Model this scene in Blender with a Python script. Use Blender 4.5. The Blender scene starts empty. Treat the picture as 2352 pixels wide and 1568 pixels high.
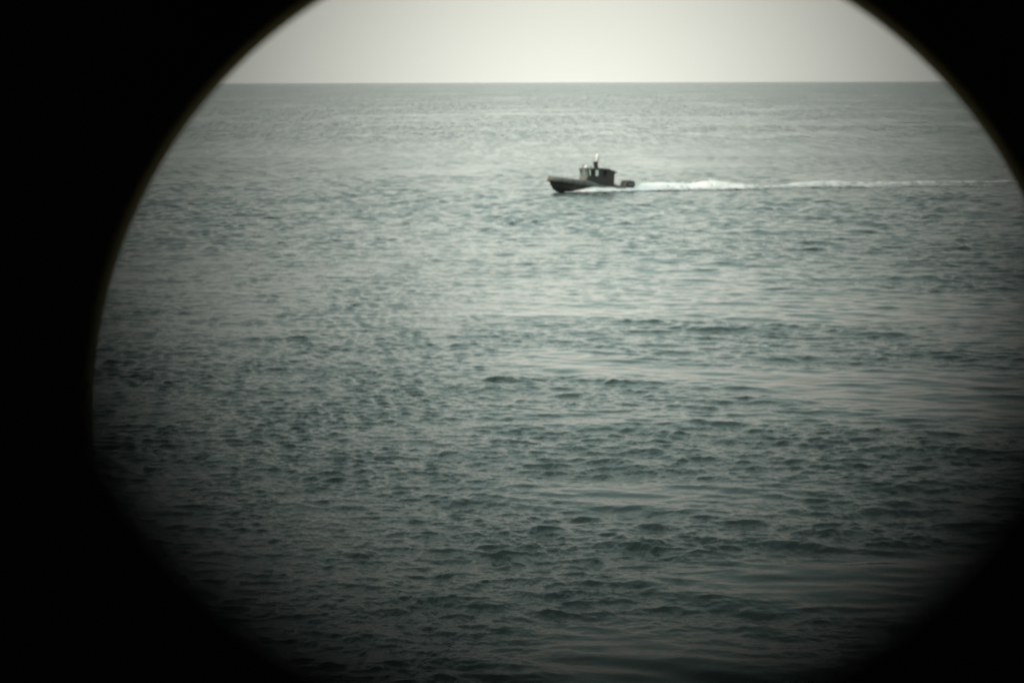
import bpy, bmesh, math, random
import numpy as np
from mathutils import Vector, Matrix, Euler

random.seed(7)
rng = np.random.default_rng(11)
scene = bpy.context.scene
COL = scene.collection
R = math.radians

# ---------------------------------------------------------------- camera
EYE = 15.0                       # eye height above the sea, metres
F = 5200.0                       # focal length in pixels of a 2352-wide frame (about 80 mm on a 36 mm sensor)
cam_data = bpy.data.cameras.new("camera")
cam_data.sensor_width = 36.0
cam_data.lens = 36.0 * F / 2352
cam_data.clip_start = 0.002
cam_data.clip_end = 120000.0
cam_data.dof.use_dof = True
cam_data.dof.focus_distance = 1.7           # the photograph is slightly out of focus on the far boat
cam_data.dof.aperture_fstop = cam_data.lens / 2.0          # 1 mm pupil radius
cam = bpy.data.objects.new("camera", cam_data)
COL.objects.link(cam)
cam.location = (0, 0, EYE)
PITCH = math.atan((784 - 189.0) / F)
cam.rotation_euler = (Matrix.Rotation(R(90) - PITCH, 3, 'X') @ Matrix.Rotation(R(-0.15), 3, 'Z')).to_euler()
scene.camera = cam

# ---------------------------------------------------------------- sky, sun, exposure
SUN_EL, SUN_AZ = 22.0, -100.0     # azimuth measured from +Y towards +X
world = bpy.data.worlds.new("World")
scene.world = world
world.use_nodes = True
nt = world.node_tree
bg = nt.nodes["Background"]
sky = nt.nodes.new("ShaderNodeTexSky")
sky.sky_type = 'NISHITA'
sky.sun_disc = False
sky.sun_elevation = R(SUN_EL)
sky.sun_rotation = R(SUN_AZ)
sky.altitude = 0
sky.air_density = 1.0
sky.dust_density = 6.0
sky.ozone_density = 1.5
# high thin overcast: most of the sky is an even pale veil
veil = nt.nodes.new("ShaderNodeMix")
veil.data_type = 'RGBA'
veil.inputs[0].default_value = 0.85
# (cream haze low down, cooler and thinner overhead, the same all round)
wtc = nt.nodes.new("ShaderNodeTexCoord")
wsep = nt.nodes.new("ShaderNodeSeparateXYZ")
wramp = nt.nodes.new("ShaderNodeValToRGB")
cr = wramp.color_ramp
cr.elements[0].position = 0.0
cr.elements[0].color = (0.735, 0.745, 0.665, 1)
cr.elements[1].position = 0.75
cr.elements[1].color = (0.54, 0.59, 0.56, 1)
for pos, c in ((0.04, (0.80, 0.81, 0.72, 1)), (0.09, (0.83, 0.925, 0.83, 1)), (0.14, (1.0, 0.90, 0.76, 1)), (0.19, (0.87, 0.91, 0.80, 1)),
               (0.26, (0.72, 0.93, 0.84, 1)), (0.44, (0.65, 0.82, 0.76, 1))):
    e = cr.elements.new(pos)
    e.color = c
wmul = nt.nodes.new("ShaderNodeVectorMath")
wmul.operation = 'SCALE'
wmul.inputs[3].default_value = 8.0
nt.links.new(wtc.outputs["Generated"], wsep.inputs[0])
nt.links.new(wsep.outputs[2], wramp.inputs[0])
nt.links.new(wramp.outputs[0], wmul.inputs[0])
nt.links.new(wmul.outputs[0], veil.inputs[7])
nt.links.new(sky.outputs[0], veil.inputs[6])
nt.links.new(veil.outputs[2], bg.inputs[0])
bg.inputs[1].default_value = 0.10

sun_data = bpy.data.lights.new("sun", 'SUN')
sun_data.energy = 1.5
sun_data.angle = R(12)
sun_data.color = (1.0, 0.86, 0.70)
sun = bpy.data.objects.new("sun", sun_data)
COL.objects.link(sun)
sd = Vector((math.sin(R(SUN_AZ)) * math.cos(R(SUN_EL)), math.cos(R(SUN_AZ)) * math.cos(R(SUN_EL)), math.sin(R(SUN_EL))))
sun.rotation_euler = sd.to_track_quat('Z', 'Y').to_euler()
sun.location = sd * 60

scene.view_settings.view_transform = 'Standard'
scene.view_settings.look = 'None'
scene.view_settings.exposure = 1.0
scene.view_settings.gamma = 1.0
scene.view_settings.use_curve_mapping = False
scene.render.engine = 'CYCLES'
scene.cycles.use_denoising = True
scene.cycles.max_bounces = 8
scene.cycles.transparent_max_bounces = 12

CAM_M = Matrix.Translation(cam.location) @ cam.rotation_euler.to_matrix().to_4x4()


def ray(px, py):
    return (CAM_M.to_3x3() @ Vector(((px - 1176) / F, (784 - py) / F, -1.0)))


# ---------------------------------------------------------------- helpers
def principled(name, color, rough=0.5, metal=0.0, spec=0.5, noise=0.0, nscale=3.0, bump=0.0):
    m = bpy.data.materials.new(name)
    m.use_nodes = True
    t = m.node_tree
    b = t.nodes["Principled BSDF"]
    b.inputs["Base Color"].default_value = (*color, 1)
    b.inputs["Roughness"].default_value = rough
    b.inputs["Metallic"].default_value = metal
    b.inputs["Specular IOR Level"].default_value = spec
    if noise or bump:
        co = t.nodes.new("ShaderNodeTexCoord")
        n = t.nodes.new("ShaderNodeTexNoise")
        n.inputs["Scale"].default_value = nscale
        n.inputs["Detail"].default_value = 6
        t.links.new(co.outputs["Object"], n.inputs["Vector"])
        if noise:
            r = t.nodes.new("ShaderNodeValToRGB")
            r.color_ramp.elements[0].position = 0.3
            r.color_ramp.elements[1].position = 0.7
            r.color_ramp.elements[0].color = (*[c * (1 - noise) for c in color], 1)
            r.color_ramp.elements[1].color = (*[min(1, c * (1 + noise)) for c in color], 1)
            t.links.new(n.outputs[0], r.inputs[0])
            t.links.new(r.outputs[0], b.inputs["Base Color"])
        if bump:
            bp = t.nodes.new("ShaderNodeBump")
            bp.inputs["Strength"].default_value = 0.4
            bp.inputs["Distance"].default_value = bump
            t.links.new(n.outputs[0], bp.inputs["Height"])
            t.links.new(bp.outputs[0], b.inputs["Normal"])
    return m


def obj(name, bm, mat, parent=None, smooth=False):
    me = bpy.data.meshes.new(name)
    bmesh.ops.recalc_face_normals(bm, faces=bm.faces)
    if smooth:
        for f in bm.faces:
            f.smooth = True
    bm.to_mesh(me)
    bm.free()
    me.materials.append(mat)
    o = bpy.data.objects.new(name, me)
    COL.objects.link(o)
    if parent is not None:
        o.parent = parent
    return o


def box(bm, x0, x1, y0, y1, z0, z1, bevel=0.0):
    vs = [bm.verts.new(p) for p in ((x0, y0, z0), (x1, y0, z0), (x1, y1, z0), (x0, y1, z0),
                                    (x0, y0, z1), (x1, y0, z1), (x1, y1, z1), (x0, y1, z1))]
    fs = [bm.faces.new([vs[i] for i in q]) for q in
          ((0, 3, 2, 1), (4, 5, 6, 7), (0, 1, 5, 4), (1, 2, 6, 5), (2, 3, 7, 6), (3, 0, 4, 7))]
    if bevel:
        es = list({e for f in fs for e in f.edges})
        bmesh.ops.bevel(bm, geom=es, offset=bevel, segments=2, affect='EDGES', profile=0.5)
    return vs


def prism(bm, poly, y0, y1, bevel=0.0):
    """poly: (x, z) outline, pushed from y0 to y1."""
    a = [bm.verts.new((x, y0, z)) for x, z in poly]
    b = [bm.verts.new((x, y1, z)) for x, z in poly]
    n = len(poly)
    fs = [bm.faces.new(a), bm.faces.new(b[::-1])]
    for i in range(n):
        fs.append(bm.faces.new((a[i], b[i], b[(i + 1) % n], a[(i + 1) % n])))
    if bevel:
        es = list({e for f in fs for e in f.edges})
        bmesh.ops.bevel(bm, geom=es, offset=bevel, segments=2, affect='EDGES', profile=0.5)


def tube(bm, pts, rads, seg=10, cap=True):
    pts = [Vector(p) for p in pts]
    if not hasattr(rads, '__len__'):
        rads = [rads] * len(pts)
    rings = []
    for i, p in enumerate(pts):
        d = (pts[min(i + 1, len(pts) - 1)] - pts[max(i - 1, 0)]).normalized()
        ref = Vector((0, 0, 1)) if abs(d.z) < 0.9 else Vector((1, 0, 0))
        u = d.cross(ref).normalized()
        v = u.cross(d).normalized()
        rings.append([bm.verts.new(p + (u * math.cos(2 * math.pi * k / seg) + v * math.sin(2 * math.pi * k / seg)) * rads[i]) for k in range(seg)])
    for a, b in zip(rings, rings[1:]):
        for k in range(seg):
            bm.faces.new((a[k], a[(k + 1) % seg], b[(k + 1) % seg], b[k]))
    if cap:
        bm.faces.new(rings[0][::-1])
        bm.faces.new(rings[-1])


def lathe(bm, prof, origin, axis, seg=48, closed=False):
    """prof: (t along the axis, radius). closed joins last to first (solid ring)."""
    axis = Vector(axis).normalized()
    ref = Vector((0, 0, 1)) if abs(axis.z) < 0.9 else Vector((1, 0, 0))
    u = axis.cross(ref).normalized()
    v = u.cross(axis).normalized()
    o = Vector(origin)
    rings = []
    for t, r in prof:
        if r < 1e-7:
            rings.append([bm.verts.new(o + axis * t)])
        else:
            rings.append([bm.verts.new(o + axis * t + (u * math.cos(2 * math.pi * k / seg) + v * math.sin(2 * math.pi * k / seg)) * r) for k in range(seg)])
    pairs = list(zip(rings, rings[1:]))
    if closed:
        pairs.append((rings[-1], rings[0]))
    for a, b in pairs:
        for k in range(seg):
            k2 = (k + 1) % seg
            if len(a) == 1 and len(b) == 1:
                continue
            if len(a) == 1:
                bm.faces.new((a[0], b[k2], b[k]))
            elif len(b) == 1:
                bm.faces.new((a[k], a[k2], b[0]))
            else:
                bm.faces.new((a[k], a[k2], b[k2], b[k]))


def vnoise(x, y, seed):
    """smooth value noise on numpy arrays, 0..1, lattice of 1 unit"""
    g = np.random.default_rng(seed).random((256, 256)).astype(np.float32)
    xi = np.floor(x).astype(np.int64)
    yi = np.floor(y).astype(np.int64)
    fx = (x - xi).astype(np.float32)
    fy = (y - yi).astype(np.float32)
    fx = fx * fx * (3 - 2 * fx)
    fy = fy * fy * (3 - 2 * fy)
    a = g[xi & 255, yi & 255]
    b = g[(xi + 1) & 255, yi & 255]
    c = g[xi & 255, (yi + 1) & 255]
    d = g[(xi + 1) & 255, (yi + 1) & 255]
    return (a * (1 - fx) + b * fx) * (1 - fy) + (c * (1 - fx) + d * fx) * fy


def sstep(a, b, x):
    t = np.clip((x - a) / (b - a), 0, 1)
    return t * t * (3 - 2 * t)


# ---------------------------------------------------------------- the sea
# a fan of real waves in front of the lookout, its cells growing with distance, over one sheet that reaches the horizon
HALF = 0.272
dists = list(np.geomspace(11.0, 47.6, 120))
d = 48.0
while d < 9000:
    dists.append(d)
    d *= 1 + (0.00120 if d < 175 else 0.0015 if d < 460 else 0.0034 if d < 850 else 0.007)
dists = np.array(dists)
wing = HALF + (1.5 - HALF) * np.linspace(0, 1, 91)[1:] ** 1.9      # coarser water to either side
us = np.concatenate([-wing[::-1], np.linspace(-HALF, HALF, 560), wing])
NU = len(us)
Y0 = np.repeat(dists[:, None], NU, 1)
X0 = Y0 * us[None, :]
EFF = np.maximum(Y0 * np.gradient(us)[None, :], np.gradient(dists)[:, None]).astype(np.float32)
EDGE = (sstep(1.5, 1.1, np.abs(us))[None, :] * sstep(11.0, 16.0, dists)[:, None] * sstep(8950, 7000, dists)[:, None]).astype(np.float32)


def slick_field(x, y):
    """1 = wind-ruffled, 0 = glassy: smooth lanes and patches between the cat's-paws"""
    q = vnoise(x / 34 + 5.1, y / 75 + 2.2, 3) * 0.6 + vnoise(x / 11 + 1.7, y / 30 + 8.2, 4) * 0.4
    lane = vnoise(x / 22 + 0.3 * np.sin(y / 9.0), y / (2.5 + y / 40.0), 5)
    # calmer water to the right of the line of sight, ruffled to the left
    side = sstep(-0.06, 0.04, x / np.maximum(y, 1) - 0.01 * np.sin(y / 37.0))
    near = sstep(230, 120, y)
    calm = side * near
    r = 1.0 - calm * (0.08 + 0.84 * sstep(0.44, 0.64, 0.25 * q + 0.75 * lane))
    r *= 1.0 - 0.35 * sstep(0.55, 0.75, q)
    # a long glassy streak far out beyond the boat and a short one in front of it
    for (px0, px1, py, th) in ((860, 1440, 262, 0.030), (1140, 1470, 721, 0.010)):
        dy = EYE * F / (py - 189)
        cx = (0.5 * (px0 + px1) - 1176) / F * dy
        hw = 0.5 * (px1 - px0) / F * dy
        m = np.exp(-((y - dy) / (dy * th)) ** 2) * sstep(1.15, 0.75, np.abs(x - cx) / hw)
        r *= 1 - (0.45 if py < 400 else 0.85) * m
    return np.clip(r, 0.06, 1.0)


RUF = slick_field(X0, Y0).astype(np.float32)
# swell stands up more to the right and close in; the ruffled left is mostly ripples
SWL = (0.42 + 0.58 * sstep(-0.06, 0.05, X0 / Y0 + 0.00055 * (120 - Y0).clip(-80, 80)) * sstep(330, 170, Y0)).astype(np.float32)
NEAR = (0.74 + 0.26 * sstep(60, 110, Y0)).astype(np.float32)
OUT = (0.06 + 0.88 * sstep(120, 300, Y0)).astype(np.float32)
waves = []
for (n, l0, l1, spread, slope, kind) in ((16, 4.5, 14.0, 26, 0.052, 0), (56, 0.95, 4.2, 36, 0.122, 0),
                                         (64, 0.36, 1.35, 68, 0.165, 1), (46, 0.18, 0.42, 110, 0.110, 1),
                                         (54, 1.0, 3.0, 85, 0.225, 2)):
    ls = np.exp(rng.uniform(math.log(l0), math.log(l1), n))
    for L in ls:
        th = R(-97) + R(spread) * rng.normal() * 0.75     # travel direction, roughly towards the lookout
        s = slope * math.sqrt(2.0 / n) * (0.6 + 0.8 * rng.random())
        waves.append((L, th, s * L / (2 * math.pi), rng.random() * 2 * math.pi, kind))
DX = np.zeros_like(X0, dtype=np.float32)
DY = np.zeros_like(DX)
DZ = np.zeros_like(DX)
gust = ((0.50 + 1.0 * vnoise(X0 / 2.2 + 40, Y0 / 6.0 + 3, 21)) * (0.78 + 0.48 * vnoise(X0 / 11.0 + 9, Y0 / 30.0 + 5, 22))).astype(np.float32)
for (L, th, a, ph, kind) in waves:
    k = 2 * math.pi / L
    cx, cy = math.cos(th), math.sin(th)
    # drop waves the local cell size cannot carry
    mn = EFF.min(1)
    rows = np.nonzero(L / mn > 2.4)[0]
    if len(rows) == 0:
        continue
    r1 = rows[-1] + 1
    w = sstep(2.4, 4.5, L / EFF[:r1]) * EDGE[:r1]
    arg = (k * (cx * X0[:r1] + cy * Y0[:r1]) + ph).astype(np.float32)
    A = (a * w).astype(np.float32)
    if kind == 1:
        A = A * RUF[:r1] * gust[:r1] * NEAR[:r1]
    elif kind == 2:            # steeper open-water chop further out
        A = A * RUF[:r1] * gust[:r1] * OUT[:r1]
    else:
        A = A * SWL[:r1] * (0.40 + 0.60 * RUF[:r1])
    DZ[:r1] += A * np.cos(arg)
    sn = A * np.sin(arg) * 0.85
    DX[:r1] -= sn * cx
    DY[:r1] -= sn * cy
P = np.stack([X0 + DX, Y0 + DY, DZ], -1).reshape(-1, 3).astype(np.float32)
ND = len(dists)
idx = np.arange(ND * NU).reshape(ND, NU)
quads = np.stack([idx[:-1, :-1], idx[:-1, 1:], idx[1:, 1:], idx[1:, :-1]], -1).reshape(-1, 4)
# the flat sheet around the fan, out past the horizon
base = len(P)
P = np.concatenate([P, np.array([(-90000, -9000, 0), (90000, -9000, 0), (90000, 100000, 0), (-90000, 100000, 0)], np.float32)])
c0, c1, c2, c3 = idx[0, 0], idx[0, -1], idx[-1, -1], idx[-1, 0]
quads = np.concatenate([quads, np.array([[base, base + 1, c1, c0], [base + 1, base + 2, c2, c1], [base + 2, base + 3, c3, c2], [base + 3, base, c0, c3]])])
me = bpy.data.meshes.new("sea")
me.vertices.add(len(P))
me.vertices.foreach_set("co", P.ravel())
me.loops.add(quads.size)
me.loops.foreach_set("vertex_index", quads.ravel().astype(np.int32))
me.polygons.add(len(quads))
me.polygons.foreach_set("loop_start", (np.arange(len(quads)) * 4).astype(np.int32))
me.polygons.foreach_set("loop_total", np.full(len(quads), 4, np.int32))
me.polygons.foreach_set("use_smooth", np.ones(len(quads), bool))
at = me.attributes.new("ruffle", 'FLOAT', 'POINT')
at.data.foreach_set("value", np.concatenate([RUF.ravel(), np.ones(4, np.float32)]).astype(np.float32))
# where the mesh is too coarse for the short waves the material's relief carries them
coarse = np.maximum(sstep(0.0011, 0.006, np.gradient(us))[None, :] + 0 * Y0, sstep(48, 42, dists)[:, None] + 0 * Y0)
at = me.attributes.new("coarse", 'FLOAT', 'POINT')
at.data.foreach_set("value", np.concatenate([coarse.ravel(), np.ones(4)]).astype(np.float32))
me.update(calc_edges=True)

wm = bpy.data.materials.new("sea_water")
wm.use_nodes = True
t = wm.node_tree
b = t.nodes["Principled BSDF"]
b.inputs["Base Color"].default_value = (0.021, 0.043, 0.039, 1)
b.inputs["Roughness"].default_value = 0.10
b.inputs["IOR"].default_value = 1.333
geo = t.nodes.new("ShaderNodeNewGeometry")
attr = t.nodes.new("ShaderNodeAttribute")
attr.attribute_name = "ruffle"
attr2 = t.nodes.new("ShaderNodeAttribute")
attr2.attribute_name = "coarse"


def mathn(op, *vals):
    n = t.nodes.new("ShaderNodeMath")
    n.operation = op
    for i, v in enumerate(vals):
        if isinstance(v, (int, float)):
            n.inputs[i].default_value = v
        else:
            t.links.new(v, n.inputs[i])
    return n.outputs[0]


def wave_noise(sx, sy, detail, rough, rot=8):
    mp = t.nodes.new("ShaderNodeMapping")
    mp.inputs["Scale"].default_value = (sx, sy, 1)
    mp.inputs["Rotation"].default_value = (0, 0, R(rot))
    t.links.new(geo.outputs["Position"], mp.inputs["Vector"])
    n = t.nodes.new("ShaderNodeTexNoise")
    n.noise_dimensions = '2D'
    n.inputs["Scale"].default_value = 1
    n.inputs["Detail"].default_value = detail
    n.inputs["Roughness"].default_value = rough
    t.links.new(mp.outputs[0], n.inputs["Vector"])
    return n.outputs[0]


n_far = wave_noise(0.45, 0.30, 4, 0.62)       # waves of a few metres, for the far water
n_fine = wave_noise(3.2, 1.1, 3, 0.6, 14)         # hand-sized ripples
paws = wave_noise(0.70, 0.075, 3, 0.6, 2)        # patches where the wind roughens the water more
paws2 = wave_noise(0.24, 0.026, 3, 0.6, -2)
dist = t.nodes.new("ShaderNodeVectorMath")
dist.operation = 'LENGTH'
t.links.new(geo.outputs["Position"], dist.inputs[0])
far = t.nodes.new("ShaderNodeMapRange")
far.inputs[1].default_value = 220
far.inputs[2].default_value = 650
t.links.new(dist.outputs["Value"], far.inputs[0])
pw = t.nodes.new("ShaderNodeMapRange")
t.links.new(mathn('ADD', mathn('MULTIPLY', paws, 0.55), mathn('MULTIPLY', paws2, 0.45)), pw.inputs[0])
pw.inputs[1].default_value = 0.40
pw.inputs[2].default_value = 0.60
pw.inputs[3].default_value = 0.5
pw.inputs[4].default_value = 1.4
amp = mathn('ADD', mathn('MULTIPLY', mathn('SUBTRACT', pw.outputs[0], 1.0), far.outputs[0]), 1.0)
h = mathn('ADD', mathn('MULTIPLY', n_far, mathn('MULTIPLY', mathn('MAXIMUM', far.outputs[0], attr2.outputs["Fac"]), 0.55)), mathn('MULTIPLY', n_fine, 0.13))
vfar = t.nodes.new("ShaderNodeMapRange")
vfar.inputs[1].default_value = 700
vfar.inputs[2].default_value = 3500
vfar.inputs[3].default_value = 1.0
vfar.inputs[4].default_value = 2.2
t.links.new(dist.outputs["Value"], vfar.inputs[0])
h = mathn('MULTIPLY', h, vfar.outputs[0])
t.links.new(mathn('ADD', mathn('MULTIPLY', mathn('MULTIPLY', far.outputs[0], amp), mathn('MULTIPLY', attr.outputs["Fac"], 0.17)), 0.08), b.inputs["Roughness"])
h = mathn('MULTIPLY', mathn('MULTIPLY', h, amp), attr.outputs["Fac"])
bp = t.nodes.new("ShaderNodeBump")
bp.inputs["Strength"].default_value = 1.0
bp.inputs["Distance"].default_value = 1.0
t.links.new(h, bp.inputs["Height"])
t.links.new(bp.outputs[0], b.inputs["Normal"])
me.materials.append(wm)
sea = bpy.data.objects.new("sea", me)
COL.objects.link(sea)
sea["kind"] = "structure"

# ---------------------------------------------------------------- lookout terrace under the telescope (behind and below the view)
M_conc = principled("terrace_concrete", (0.30, 0.29, 0.27), 0.85, noise=0.25, nscale=1.5, bump=0.01)
bm = bmesh.new()
box(bm, -4, 4, -6, 1.3, 13.15, 13.40, 0.03)
box(bm, -3.8, 3.8, -5.8, 1.1, -3.0, 13.15)
terrace = obj("lookout_terrace", bm, M_conc)
terrace["kind"] = "structure"

# ---------------------------------------------------------------- telescope: the photograph is taken through it
M_black = principled("telescope_flocked_black", (0.0022, 0.0021, 0.002), 0.95, spec=0.02)
M_paint = principled("telescope_paint", (0.02, 0.022, 0.022), 0.45, noise=0.2, nscale=20)
M_rubber = principled("eyecup_rubber", (0.004, 0.004, 0.004), 0.9, spec=0.05)
M_steel = principled("mount_steel", (0.10, 0.105, 0.10), 0.5, metal=0.3, noise=0.2, nscale=8)
PUPIL_D, OBJ_D = 0.0091, 0.185
p_pupil = Vector(cam.location) + ray(1308, 450) * PUPIL_D
p_obj = Vector(cam.location) + ray(1333, 937) * OBJ_D
axis = (p_obj - p_pupil).normalized()
LT = (p_obj - p_pupil).length
r_pupil = 755 / F * PUPIL_D
r_obj = 1114 / F * OBJ_D
scope = bpy.data.objects.new("telescope", None)
COL.objects.link(scope)
scope.location = (p_pupil.x, p_pupil.y + 0.16, 13.40)
scope["label"] = "black telescope looked through, its round opening framing the sea and the boat"
scope["category"] = "telescope"


def scope_part(name, bm, mat, smooth=False, parent=None):
    o = obj(name, bm, mat, None, smooth)
    p = parent or scope
    o.parent = p
    o.matrix_parent_inverse = Matrix.Translation(scope.location).inverted()
    return o


bm = bmesh.new()      # barrel: thick tube, wide in front, with a stepped rear
lathe(bm, [(0.050, 0.024), (0.050, 0.034), (0.085, 0.034), (0.105, 0.058), (LT + 0.004, 0.058), (LT + 0.004, 0.054), (0.110, 0.054), (0.090, 0.030), (0.060, 0.024)],
      p_pupil, axis, 96, closed=True)
scope_part("barrel", bm, M_black, True)
bm = bmesh.new()      # front ring that bounds the round field
lathe(bm, [(LT - 0.002, r_obj + 0.0009), (LT + 0.0014, r_obj + 0.0009), (LT + 0.0045, r_obj + 0.003), (LT + 0.0045, 0.062), (LT - 0.030, 0.062), (LT - 0.030, 0.0585), (LT - 0.002, 0.0585)], p_pupil, axis, 160, closed=True)
scope_part("objective_ring", bm, M_black)
bm = bmesh.new()      # added lip, coloured brown to imitate the lens colour fringe round the field
lathe(bm, [(LT - 0.0030, r_obj), (LT + 0.0012, r_obj), (LT + 0.0012, r_obj + 0.0008), (LT - 0.0030, r_obj + 0.0008)], p_pupil, axis, 160, closed=True)
scope_part("fringe_lip", bm, principled("fringe_brown", (0.20, 0.15, 0.03), 0.6, spec=0.3), True)
for tt in (0.115, 0.150):      # two baffles inside
    bm = bmesh.new()
    rb = r_pupil + (r_obj - r_pupil) * tt / LT + 0.0012
    lathe(bm, [(tt, rb), (tt + 0.0015, rb), (tt + 0.0015, 0.0538), (tt, 0.0538)], p_pupil, axis, 64, closed=True)
    scope_part("baffle", bm, M_black)
bm = bmesh.new()      # eyepiece body with the small exit opening
lathe(bm, [(0.0, r_pupil), (0.0, 0.021), (0.062, 0.021), (0.062, 0.0195), (0.0012, 0.0195), (0.0004, r_pupil)], p_pupil, axis, 96, closed=True)
scope_part("eyepiece", bm, M_black)
bm = bmesh.new()      # rubber eyecup round the camera's lens
lathe(bm, [(-0.050, 0.0245), (-0.050, 0.0275), (-0.020, 0.0255), (0.012, 0.0240), (0.012, 0.0215), (-0.018, 0.0225)], p_pupil, axis, 96, closed=True)
scope_part("eyecup", bm, M_rubber, True)
side_v = axis.cross(Vector((0, 0, 1))).normalized()
bm = bmesh.new()
kp = p_pupil + axis * 0.14 + side_v * 0.058
lathe(bm, [(0, 0.0), (0, 0.011), (0.006, 0.013), (0.022, 0.013), (0.024, 0.011), (0.024, 0.0)], kp, side_v, 24)
scope_part("focus_knob", bm, M_rubber)
mid = p_pupil + axis * 0.15
bm = bmesh.new()      # clamp ring, yoke and post
lathe(bm, [(-0.016, 0.0585), (-0.016, 0.064), (0.016, 0.064), (0.016, 0.0585)], mid, axis, 64, closed=True)
scope_part("clamp_ring", bm, M_steel)
bm = bmesh.new()
for s in (-1, 1):
    a0 = mid + side_v * s * 0.070
    tube(bm, [a0, a0 + Vector((0, 0, -0.10)), mid + side_v * s * 0.03 + Vector((0, 0, -0.15)), mid + Vector((0, 0, -0.16))], 0.009, 10)
    tube(bm, [mid + side_v * s * 0.060, mid + side_v * s * 0.082], 0.012, 14)
scope_part("yoke", bm, M_steel, True)
bm = bmesh.new()
tube(bm, [mid + Vector((0, 0, -0.155)), Vector((mid.x, mid.y, 13.43))], 0.038, 28)
scope_part("post", bm, M_steel, True)
bm = bmesh.new()
lathe(bm, [(0, 0), (0, 0.17), (0.018, 0.17), (0.03, 0.15), (0.035, 0.05), (0.035, 0)], (mid.x, mid.y, 13.40), (0, 0, 1), 40)
scope_part("base_plate", bm, M_steel)

# ---------------------------------------------------------------- patrol boat
M_hull = principled("hull_paint", (0.026, 0.0245, 0.022), 0.45, noise=0.15, nscale=1.2)
M_collar = principled("collar_fabric", (0.115, 0.12, 0.11), 0.60, noise=0.10, nscale=1.5)
M_cabin = principled("cabin_paint", (0.027, 0.0255, 0.023), 0.50, noise=0.12, nscale=1.4)
M_bulk = principled("bulkhead_paint", (0.11, 0.105, 0.085), 0.6, noise=0.08)
M_deck = principled("deck_nonslip", (0.16, 0.155, 0.14), 0.85, noise=0.12, nscale=6)
M_white = principled("radome_white", (0.80, 0.77, 0.70), 0.40)
M_eng = principled("outboard_cowl", (0.022, 0.024, 0.026), 0.35)
M_tan = principled("stern_tan", (0.13, 0.105, 0.09), 0.6, noise=0.15, nscale=4)
M_ochre = principled("ochre_gear", (0.19, 0.13, 0.075), 0.6)
M_fender = principled("bow_fender", (0.33, 0.25, 0.20), 0.6, noise=0.15, nscale=5)
M_dark = principled("dark_fittings", (0.02, 0.02, 0.02), 0.5)
M_metal = principled("alloy", (0.35, 0.35, 0.34), 0.35, metal=0.8)
M_glass = bpy.data.materials.new("window_glass")
M_glass.use_nodes = True
g = M_glass.node_tree
for n in list(g.nodes):
    g.nodes.remove(n)
go = g.nodes.new("ShaderNodeOutputMaterial")
gt = g.nodes.new("ShaderNodeBsdfTransparent")
gt.inputs[0].default_value = (0.82, 0.89, 0.84, 1)
gg = g.nodes.new("ShaderNodeBsdfGlossy")
gg.inputs["Roughness"].default_value = 0.04
gf = g.nodes.new("ShaderNodeFresnel")
gf.inputs[0].default_value = 1.5
gm = g.nodes.new("ShaderNodeMixShader")
g.links.new(gf.outputs[0], gm.inputs[0])
g.links.new(gt.outputs[0], gm.inputs[1])
g.links.new(gg.outputs[0], gm.inputs[2])
g.links.new(gm.outputs[0], go.inputs[0])

rd = ray(1353, 440)
BOAT = Vector(cam.location) + rd * (EYE / -rd.z)
boat = bpy.data.objects.new("patrol_boat", None)
COL.objects.link(boat)
boat.location = (BOAT.x, BOAT.y, 0.0)
boat.rotation_euler = (R(-0.5), R(-2.4), R(203))
boat["label"] = "dark grey patrol boat with wheelhouse and outboards, speeding left ahead of its white wake"
boat["category"] = "boat"


def part(name, bm, mat, smooth=False, parent=None):
    return obj(name, bm, mat, parent or boat, smooth)


# hull: X forward, Y to port (the side seen), Z up from the waterline
ST = [  # X, keel z, chine half-breadth, chine z, sheer half-breadth, sheer z
    (-4.7, -0.55, 1.25, -0.12, 1.42, 0.55), (-3.0, -0.55, 1.27, -0.12, 1.45, 0.57), (-1.2, -0.55, 1.27, -0.10, 1.46, 0.60),
    (-0.3, -0.55, 1.26, -0.06, 1.46, 0.72), (0.6, -0.55, 1.23, 0.0, 1.45, 1.00), (1.6, -0.54, 1.15, 0.08, 1.42, 1.18),
    (2.8, -0.50, 0.98, 0.22, 1.32, 1.30), (4.0, -0.40, 0.70, 0.42, 1.08, 1.42), (4.9, -0.18, 0.40, 0.66, 0.76, 1.50),
    (5.5, 0.22, 0.18, 0.92, 0.44, 1.56), (5.9, 0.85, 0.06, 1.16, 0.18, 1.60), (6.1, 1.40, 0.02, 1.45, 0.04, 1.62)]
bm = bmesh.new()
rows = []
for (x, zk, bc, zc, bs, zs) in ST:
    sec = [(-bs, zs), (-bc - (bs - bc) * 0.45, zc + (zs - zc) * 0.5), (-bc, zc), (-bc * 0.5, (zk + zc) / 2 - 0.02), (0, zk),
           (bc * 0.5, (zk + zc) / 2 - 0.02), (bc, zc), (bc + (bs - bc) * 0.45, zc + (zs - zc) * 0.5), (bs, zs)]
    rows.append([bm.verts.new((x, y, z)) for y, z in sec])
for a, c in zip(rows, rows[1:]):
    for i in range(8):
        bm.faces.new((a[i], a[i + 1], c[i + 1], c[i]))
    bm.faces.new((a[8], a[0], c[0], c[8]))
bm.faces.new(rows[0])
bm.faces.new(rows[-1][::-1])
hull = part("hull", bm, M_hull)
bm = bmesh.new()       # raised spray rail along each chine
for s in (-1, 1):
    tube(bm, [(x, s * (bc + 0.02), zc) for (x, zk, bc, zc, bs, zs) in ST[:10]], 0.035, 6)
part("spray_rail", bm, M_dark, parent=hull)

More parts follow.
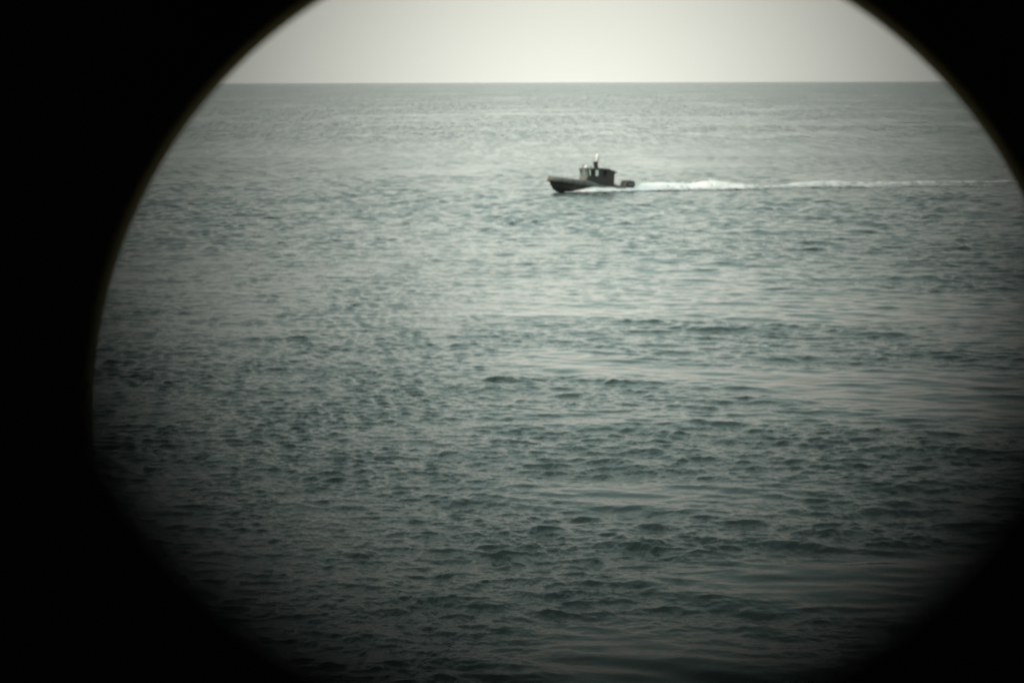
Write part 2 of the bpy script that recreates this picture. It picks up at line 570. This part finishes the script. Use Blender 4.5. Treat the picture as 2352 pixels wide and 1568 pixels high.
# foam collar: high forward, dropping just ahead of the wheelhouse, low aft
cp = [(-4.75, 1.50, 0.56, .25), (-4.2, 1.52, 0.57, .29), (-2.5, 1.54, 0.60, .30), (-1.2, 1.55, 0.66, .30), (-0.55, 1.55, 0.80, .31), (0.0, 1.55, 1.00, .33), (0.6, 1.54, 1.15, .345), (1.3, 1.52, 1.25, .355),
      (2.4, 1.44, 1.33, .36), (3.5, 1.25, 1.42, .36), (4.4, 0.98, 1.50, .36), (5.1, 0.68, 1.57, .36), (5.6, 0.38, 1.62, .35), (5.85, 0.14, 1.65, .34)]
bm = bmesh.new()
tube(bm, [(x, y, z) for x, y, z, r in cp] + [(x, -y, z) for x, y, z, r in cp[::-1]], [r for *_, r in cp] + [r for *_, r in cp[::-1]], 20)
collar = part("collar", bm, M_collar, True)
for x in (-3.2, -1.6, 1.5, 3.1, 4.5):  # wear straps round the port and starboard tube
    for s in (-1, 1):
        i = max(k for k in range(len(cp)) if cp[k][0] <= x)
        f = (x - cp[i][0]) / (cp[i + 1][0] - cp[i][0])
        q0 = Vector(cp[i][:3]).lerp(Vector(cp[i + 1][:3]), f)
        rr = cp[i][3] * (1 - f) + cp[i + 1][3] * f
        q1 = q0 + (Vector(cp[i + 1][:3]) - Vector(cp[i][:3])).normalized() * 0.10
        q0.y *= s
        q1.y *= s
        bm = bmesh.new()
        tube(bm, [q0, q1], rr + 0.008, 20)
        part("wear_strap", bm, M_dark, parent=collar)
bm = bmesh.new()       # pushing fender on the stem
prism(bm, [(5.95, 1.28), (6.28, 1.42), (6.40, 1.70), (6.34, 2.02), (6.02, 2.06)], -0.22, 0.22, 0.06)
part("bow_fender", bm, M_fender, True)
bm = bmesh.new()       # roller and tow eye under it
tube(bm, [(6.25, -0.12, 1.36), (6.25, 0.12, 1.36)], 0.14, 14)
part("bow_roller", bm, M_dark, True)
bm = bmesh.new()
vs = [bm.verts.new(p) for p in ((5.4, 0.25, 1.60), (5.4, -0.25, 1.60), (3.6, -1.0, 1.52), (0.9, -1.4, 1.40), (0.9, 1.4, 1.40), (3.6, 1.0, 1.52))]
bm.faces.new(vs)
bmesh.ops.solidify(bm, geom=bm.faces[:], thickness=0.06)
part("foredeck", bm, M_deck)
bm = bmesh.new()
box(bm, 2.6, 3.4, -0.4, 0.4, 1.46, 1.56, 0.03)
part("deck_hatch", bm, M_dark)
bm = bmesh.new()
box(bm, -4.65, -3.15, -1.35, 1.35, 0.55, 0.72)
part("aft_deck", bm, M_deck)

# wheelhouse: hollow shell with real window openings
XF, XA, W = 0.86, -3.18, 1.30
Z0, ZS, ZT = 0.72, 2.12, 3.02     # deck, sill, head of the windows
RAKE = 0.16                       # windscreen leans forward at the top
TH = 0.07
bm = bmesh.new()
box(bm, XA + 0.02, XF, W - TH, W, Z0, ZS)            # lower sides
box(bm, XA + 0.02, XF, -W, -W + TH, Z0, ZS)
box(bm, XA, XA + TH, -W + TH, -0.36, Z0, ZT)         # aft bulkhead with a doorway
box(bm, XA, XA + TH, 0.36, W - TH, Z0, ZT)
box(bm, XA, XA + TH, -0.36, 0.36, 2.66, ZT)
sides = [(0.86, 0.62), (0.03, -0.13), (-0.72, -1.45), (-2.00, -3.16)]     # pillars between the side windows (x1, x0)
for s in (-1, 1):
    y0, y1 = (W - TH, W) if s > 0 else (-W, -W + TH)
    for k, (xa, xb) in enumerate(sides):
        if k == 0:
            prism(bm, [(xa, ZS), (xa + RAKE, ZT), (xb + RAKE * 0.6, ZT), (xb, ZS)], y0, y1)
        else:
            box(bm, xb, xa, y0, y1, ZS, ZT)
cabin = part("wheelhouse_wall", bm, M_cabin)
for y in (-1.20, -0.42, 0.42, 1.20):
    bm = bmesh.new()
    hw = 0.085 if abs(y) < 1 else 0.05
    prism(bm, [(XF - 0.06, ZS), (XF + RAKE - 0.06, ZT), (XF + RAKE, ZT), (XF, ZS)], y - hw, y + hw)
    part("windscreen_pillar", bm, M_cabin)
bm = bmesh.new()
box(bm, XF - 0.06, XF, -W + TH + 0.002, W - TH - 0.002, Z0, ZS - 0.003)
prism(bm, [(XF, 1.36), (XF + 0.30, 1.36), (XF + 0.16, 1.98), (XF, 2.06)], -1.16, 1.16, 0.02)
part("front_bulkhead", bm, M_bulk)
for y0, y1 in ((-1.148, -0.507), (-0.333, 0.333), (0.507, 1.148)):
    bm = bmesh.new()
    v = [bm.verts.new(p) for p in ((XF - 0.03, y0, ZS), (XF - 0.03, y1, ZS), (XF - 0.03 + RAKE, y1, ZT), (XF - 0.03 + RAKE, y0, ZT))]
    bm.faces.new(v)
    pane = part("windscreen_pane", bm, M_glass)
    ym = (y0 + y1) / 2
    bm = bmesh.new()
    tube(bm, [(XF + RAKE + 0.01, ym, ZT - 0.02), (XF + 0.06, ym - 0.18, ZS + 0.25)], 0.012, 6)
    part("wiper", bm, M_dark, parent=pane)
for s in (-1, 1):
    for k, ((a1, a0), (b1, b0)) in enumerate(zip(sides, sides[1:])):
        bm = bmesh.new()
        y = s * (W - 0.03)
        top = a0 + (RAKE * 0.6 if k == 0 else 0)
        v = [bm.verts.new(p) for p in ((a0, y, ZS), (top, y, ZT), (b1, y, ZT), (b1, y, ZS))]
        bm.faces.new(v)
        part("side_window", bm, M_glass)
bm = bmesh.new()       # roof: cambered, with a lower aft shelf ending in a pointed visor
prism(bm, [(XF + RAKE + 0.14, ZT), (XF + RAKE + 0.16, ZT + 0.07), (XF - 0.4, ZT + 0.16), (-1.2, ZT + 0.26), (-2.1, ZT + 0.24), (-2.55, ZT + 0.14), (-2.75, ZT - 0.10),
           (-3.0, ZT - 0.26), (-3.25, ZT - 0.24), (-3.55, ZT - 0.13), (-3.40, ZT - 0.34), (-3.19, ZT - 0.45), (-3.19, ZT - 0.003), (-2.6, ZT)][0:11] + [(-3.19, ZT - 0.50), (-2.7, ZT - 0.16), (-2.5, ZT)], -W - 0.04, W + 0.04, 0.015)
roof = part("roof", bm, M_cabin)
bm = bmesh.new()
tube(bm, [(0.8, -1.22, ZT + 0.14), (0.8, -1.22, ZT + 0.24), (0.8, 1.22, ZT + 0.24), (0.8, 1.22, ZT + 0.14)], 0.02, 8)
for y in (-0.9, -0.3, 0.3, 0.9):
    tube(bm, [(0.8, y, ZT + 0.12), (0.8, y, ZT + 0.24)], 0.018, 6)
part("roof_rail", bm, M_fender, parent=roof)
bm = bmesh.new()
lathe(bm, [(0, 0), (0, 0.20), (0.10, 0.235), (0.24, 0.225), (0.36, 0.15), (0.40, 0.0)], (0.55, -0.05, ZT + 0.16), (0, 0, 1), 24)
part("radar_dome", bm, M_white, True, roof)
for (x, y, hgt) in ((0.78, -0.75, 0.55), (0.55, 0.62, 0.50), (0.05, 0.4, 0.62), (-0.25, 0.9, 0.48)):
    bm = bmesh.new()
    tube(bm, [(x, y, ZT + 0.10), (x, y, ZT + 0.22), (x - 0.03, y, ZT + 0.2 + hgt)], [0.075, 0.05, 0.018], 8)
    part("whip_antenna", bm, M_dark, True, roof)
for (x, y) in ((0.62, -1.05), (-0.42, 0.15), (-1.35, 0.55)):
    bm = bmesh.new()
    lathe(bm, [(0, 0), (0, 0.05), (0.12, 0.05), (0.18, 0.10), (0.30, 0.10), (0.33, 0.0)], (x, y, ZT + 0.16), (0, 0, 1), 14)
    part("floodlight", bm, M_white, True, roof)
bm = bmesh.new()       # mast: tapered pylon with a crosspiece
prism(bm, [(-0.42, ZT + 0.18), (-0.56, ZT + 0.62), (-0.50, ZT + 1.10), (-1.10, ZT + 1.10), (-1.06, ZT + 0.62), (-1.24, ZT + 0.18)], -0.16, 0.16, 0.02)
mast = part("mast", bm, M_cabin)
bm = bmesh.new()
box(bm, -1.05, -0.55, -0.42, 0.42, ZT + 0.98, ZT + 1.07, 0.02)
part("mast_crosspiece", bm, M_cabin, parent=mast)
bm = bmesh.new()
lathe(bm, [(0, 0), (0, 0.12), (0.35, 0.15), (0.62, 0.26), (0.95, 0.30), (1.06, 0.24), (1.12, 0.0)], (-1.02, 0, ZT + 1.08), (-0.12, 0, 1), 24)
part("mast_dome", bm, M_white, True, mast)

# stern: low tan coaming, ochre gear box, railing, outboards
bm = bmesh.new()
box(bm, -4.70, -3.30, 1.02, 1.24, 0.72, 1.02, 0.03)
box(bm, -4.70, -3.30, -1.24, -1.02, 0.72, 1.02, 0.03)
box(bm, -4.90, -4.70, -1.24, 1.24, 0.45, 0.95, 0.03)
part("stern_coaming", bm, M_tan)
bm = bmesh.new()
box(bm, -5.12, -4.72, 0.35, 1.15, 0.80, 1.28, 0.05)
part("gear_box", bm, M_ochre)
bm = bmesh.new()
box(bm, -5.55, -4.70, -1.1, 1.1, 0.10, 0.42, 0.04)
part("engine_bracket", bm, M_hull)
for y in (-0.62, 0.62):
    bm = bmesh.new()
    prism(bm, [(-5.26, 0.78), (-5.14, 1.20), (-5.28, 1.58), (-5.85, 1.70), (-6.42, 1.63), (-6.60, 1.30), (-6.52, 0.82), (-6.25, 0.70), (-5.5, 0.69)], y - 0.33, y + 0.33, 0.09)
    eng = part("outboard_motor", bm, M_eng, True)
    bm = bmesh.new()
    prism(bm, [(-5.50, 0.70), (-6.15, 0.70), (-6.05, -0.35), (-6.45, -0.42), (-6.40, -0.60), (-5.65, -0.80), (-5.70, -0.3)], y - 0.10, y + 0.10, 0.03)
    part("lower_unit", bm, M_eng, parent=eng)
    bm = bmesh.new()
    box(bm, -6.35, -5.45, y - 0.334, y + 0.334, 1.10, 1.17, 0.002)
    part("cowl_stripe", bm, M_metal, parent=eng)
for s in (-1, 1):
    bm = bmesh.new()
    tube(bm, [(-3.35, s * 1.13, 1.0), (-3.45, s * 1.13, 1.30), (-4.5, s * 1.13, 1.22), (-4.6, s * 1.13, 0.98)], 0.022, 8)
    part("stern_rail", bm, M_fender, True)

# ---------------------------------------------------------------- wake: raised white water beside and behind the boat
hd = Vector((math.cos(R(203)), math.sin(R(203)), 0))      # boat heading
pt_v = Vector((-hd.y, hd.x, 0))                           # towards port
def foam_strip(S, cent, halfw, env, cov, seed, split_at):
    """a ridge of white water: S metres aft of midships, the other lists per station"""
    NT = 46
    T = np.linspace(-1, 1, NT)
    SS, TT = np.meshgrid(S, T, indexing='ij')
    wob = (vnoise(S / 3.1, S * 0 + 0.5, seed) - 0.5) * 0.9
    lat = cent[:, None] + wob[:, None] * sstep(4, 14, S)[:, None] + TT * halfw[:, None]
    tex = vnoise(SS / 0.9, lat / 0.7, seed + 1) * 0.5 + vnoise(SS / 0.38, lat / 0.35, seed + 2) * 0.3 + vnoise(SS / 0.17, lat / 0.17, seed + 3) * 0.2
    lump = vnoise(SS / 2.2, lat / 2.0, seed + 4)
    prof = np.clip(1 - TT ** 2, 0, 1) ** 1.35
    prof = prof * (1 - sstep(split_at, split_at + 10, S)[:, None] * 0.45 * np.exp(-(TT / 0.35) ** 2))
    Hh = env[:, None] * prof * (0.45 + 0.45 * lump + 0.45 * tex) * 1.3
    wx = BOAT.x - hd.x * SS + pt_v.x * lat
    wy = BOAT.y - hd.y * SS + pt_v.y * lat
    n, m = SS.shape
    ii = np.arange(n * m).reshape(n, m)
    fq = np.stack([ii[:-1, :-1], ii[:-1, 1:], ii[1:, 1:], ii[1:, :-1]], -1).reshape(-1, 4)
    cover = cov[:, None] * (1 - 0.75 * np.abs(TT) ** (4 * np.clip(cov[:, None], 0.3, 1) ** 2 + 0.5))
    return wx, wy, Hh + 0.04, fq, cover


NS, NT = 1200, 46
S = np.linspace(-4.2, 112, NS)
env = np.interp(S, [-4.2, -3, -1.6, 0, 2, 4, 6, 9, 12, 15, 18, 21, 24, 27, 31, 34, 38, 44, 52, 112],
                [0.02, 0.08, 0.42, 0.62, 0.50, 0.44, 0.46, 0.74, 0.80, 0.95, 1.12, 0.98, 0.62, 0.34, 0.42, 0.62, 0.42, 0.32, 0.30, 0.26])
cov = np.interp(S, [-4.2, -2, 0, 20, 24, 28, 33, 38, 44, 52, 112], [0.5, 0.85, 0.97, 0.97, 0.85, 0.55, 0.66, 0.60, 0.56, 0.54, 0.50])
patch = vnoise(S / 5.0 + 0.7, S * 0 + 3.5, 77)
broken = sstep(21, 32, S)
cov = cov * (1 - broken * (0.38 - 0.85 * patch))
env = env * (1 - broken * (0.6 - 1.0 * patch))
wx, wy, Hh, fq, cover = foam_strip(
    S, np.interp(S, [-4.2, -1, 3, 6, 12, 20, 30, 112], [1.15, 1.75, 1.3, 0.3, 0.4, 1.2, 2.9, 20.0]),
    np.interp(S, [-4.2, -1, 3, 6, 12, 20, 40, 112], [0.45, 1.0, 1.8, 2.2, 2.6, 2.8, 4.2, 7.0]), env, cov, 31, 6)
verts = np.stack([wx, wy, Hh], -1).reshape(-1, 3)
# the far arm of the wake, spreading to starboard
S2 = np.linspace(24, 72, 420)
env2 = np.interp(S2, [24, 32, 36, 42, 52, 72], [0.05, 0.40, 0.62, 0.46, 0.38, 0.26])
cov2 = np.interp(S2, [24, 30, 36, 46, 72], [0.20, 0.72, 0.84, 0.72, 0.60])
wx2, wy2, Hh2, fq2, cover2 = foam_strip(S2, np.interp(S2, [24, 36, 72], [1.0, 0.2, 4.0]), np.interp(S2, [24, 72], [1.0, 2.6]), env2, cov2, 51, 90)
fq = np.concatenate([fq, fq2 + len(verts)])
verts = np.concatenate([verts, np.stack([wx2, wy2, Hh2], -1).reshape(-1, 3)])
vl = [verts]
cl = [cover.ravel(), cover2.ravel()]
# thrown clots of spray that roughen the outline
ico = bmesh.new()
bmesh.ops.create_icosphere(ico, subdivisions=1, radius=1.0)
iv = np.array([v.co[:] for v in ico.verts])
itri = np.array([[v.index for v in f.verts] for f in ico.faces])
ico.free()
tl = []
off = len(verts)
NB = 5200
si = np.clip((rng.random(NB) ** 1.6 * NS).astype(int), 0, NS - 1)
ti = np.clip(((0.5 + 0.36 * rng.normal(size=NB) * 0.6) * NT).astype(int), 2, NT - 3)
keep = rng.random(NB) < cov[si] ** 2
si, ti = si[keep], ti[keep]
for a_, b_ in zip(si, ti):
    e = env[a_]
    r = 0.012 + 0.055 * rng.random() ** 3 * min(1.0, e + 0.2)
    c = np.array([wx[a_, b_], wy[a_, b_], Hh[a_, b_] + e * 0.26 * rng.random() ** 2])
    sc3 = np.array([1.5, 1.2, 0.8]) * r * rng.uniform(0.7, 1.3, 3)
    vl.append(iv * sc3 + c)
    tl.append(itri + off)
    cl.append(np.ones(len(iv)))
    off += len(iv)
allv = np.concatenate(vl)
tris = np.concatenate(tl)
me = bpy.data.meshes.new("boat_wake")
me.from_pydata(allv.tolist(), [], fq.tolist() + tris.tolist())
at = me.attributes.new("cover", 'FLOAT', 'POINT')
at.data.foreach_set("value", np.concatenate(cl).astype(np.float32))
me.polygons.foreach_set("use_smooth", np.ones(len(me.polygons), bool))
fm = bpy.data.materials.new("foam")
fm.use_nodes = True
t = fm.node_tree
b = t.nodes["Principled BSDF"]
b.inputs["Base Color"].default_value = (0.84, 0.86, 0.85, 1)
b.inputs["Roughness"].default_value = 0.7
b.inputs["Specular IOR Level"].default_value = 0.2
geo = t.nodes.new("ShaderNodeNewGeometry")
attr = t.nodes.new("ShaderNodeAttribute")
attr.attribute_name = "cover"
nz = t.nodes.new("ShaderNodeTexNoise")
nz.inputs["Scale"].default_value = 0.9
nz.inputs["Detail"].default_value = 7
nz.inputs["Roughness"].default_value = 0.65
t.links.new(geo.outputs["Position"], nz.inputs["Vector"])
mr = t.nodes.new("ShaderNodeMapRange")
t.links.new(mathn('ADD', attr.outputs["Fac"], mathn('MULTIPLY', mathn('SUBTRACT', nz.outputs[0], 0.5), 1.5)), mr.inputs[0])
mr.inputs[1].default_value = 0.22
mr.inputs[2].default_value = 0.80
t.links.new(mr.outputs[0], b.inputs["Alpha"])
me.materials.append(fm)
wake = bpy.data.objects.new("boat_wake", me)
COL.objects.link(wake)
wake["kind"] = "stuff"
wake["label"] = "long white foaming wake trailing to the right behind the patrol boat"
wake["category"] = "wake"
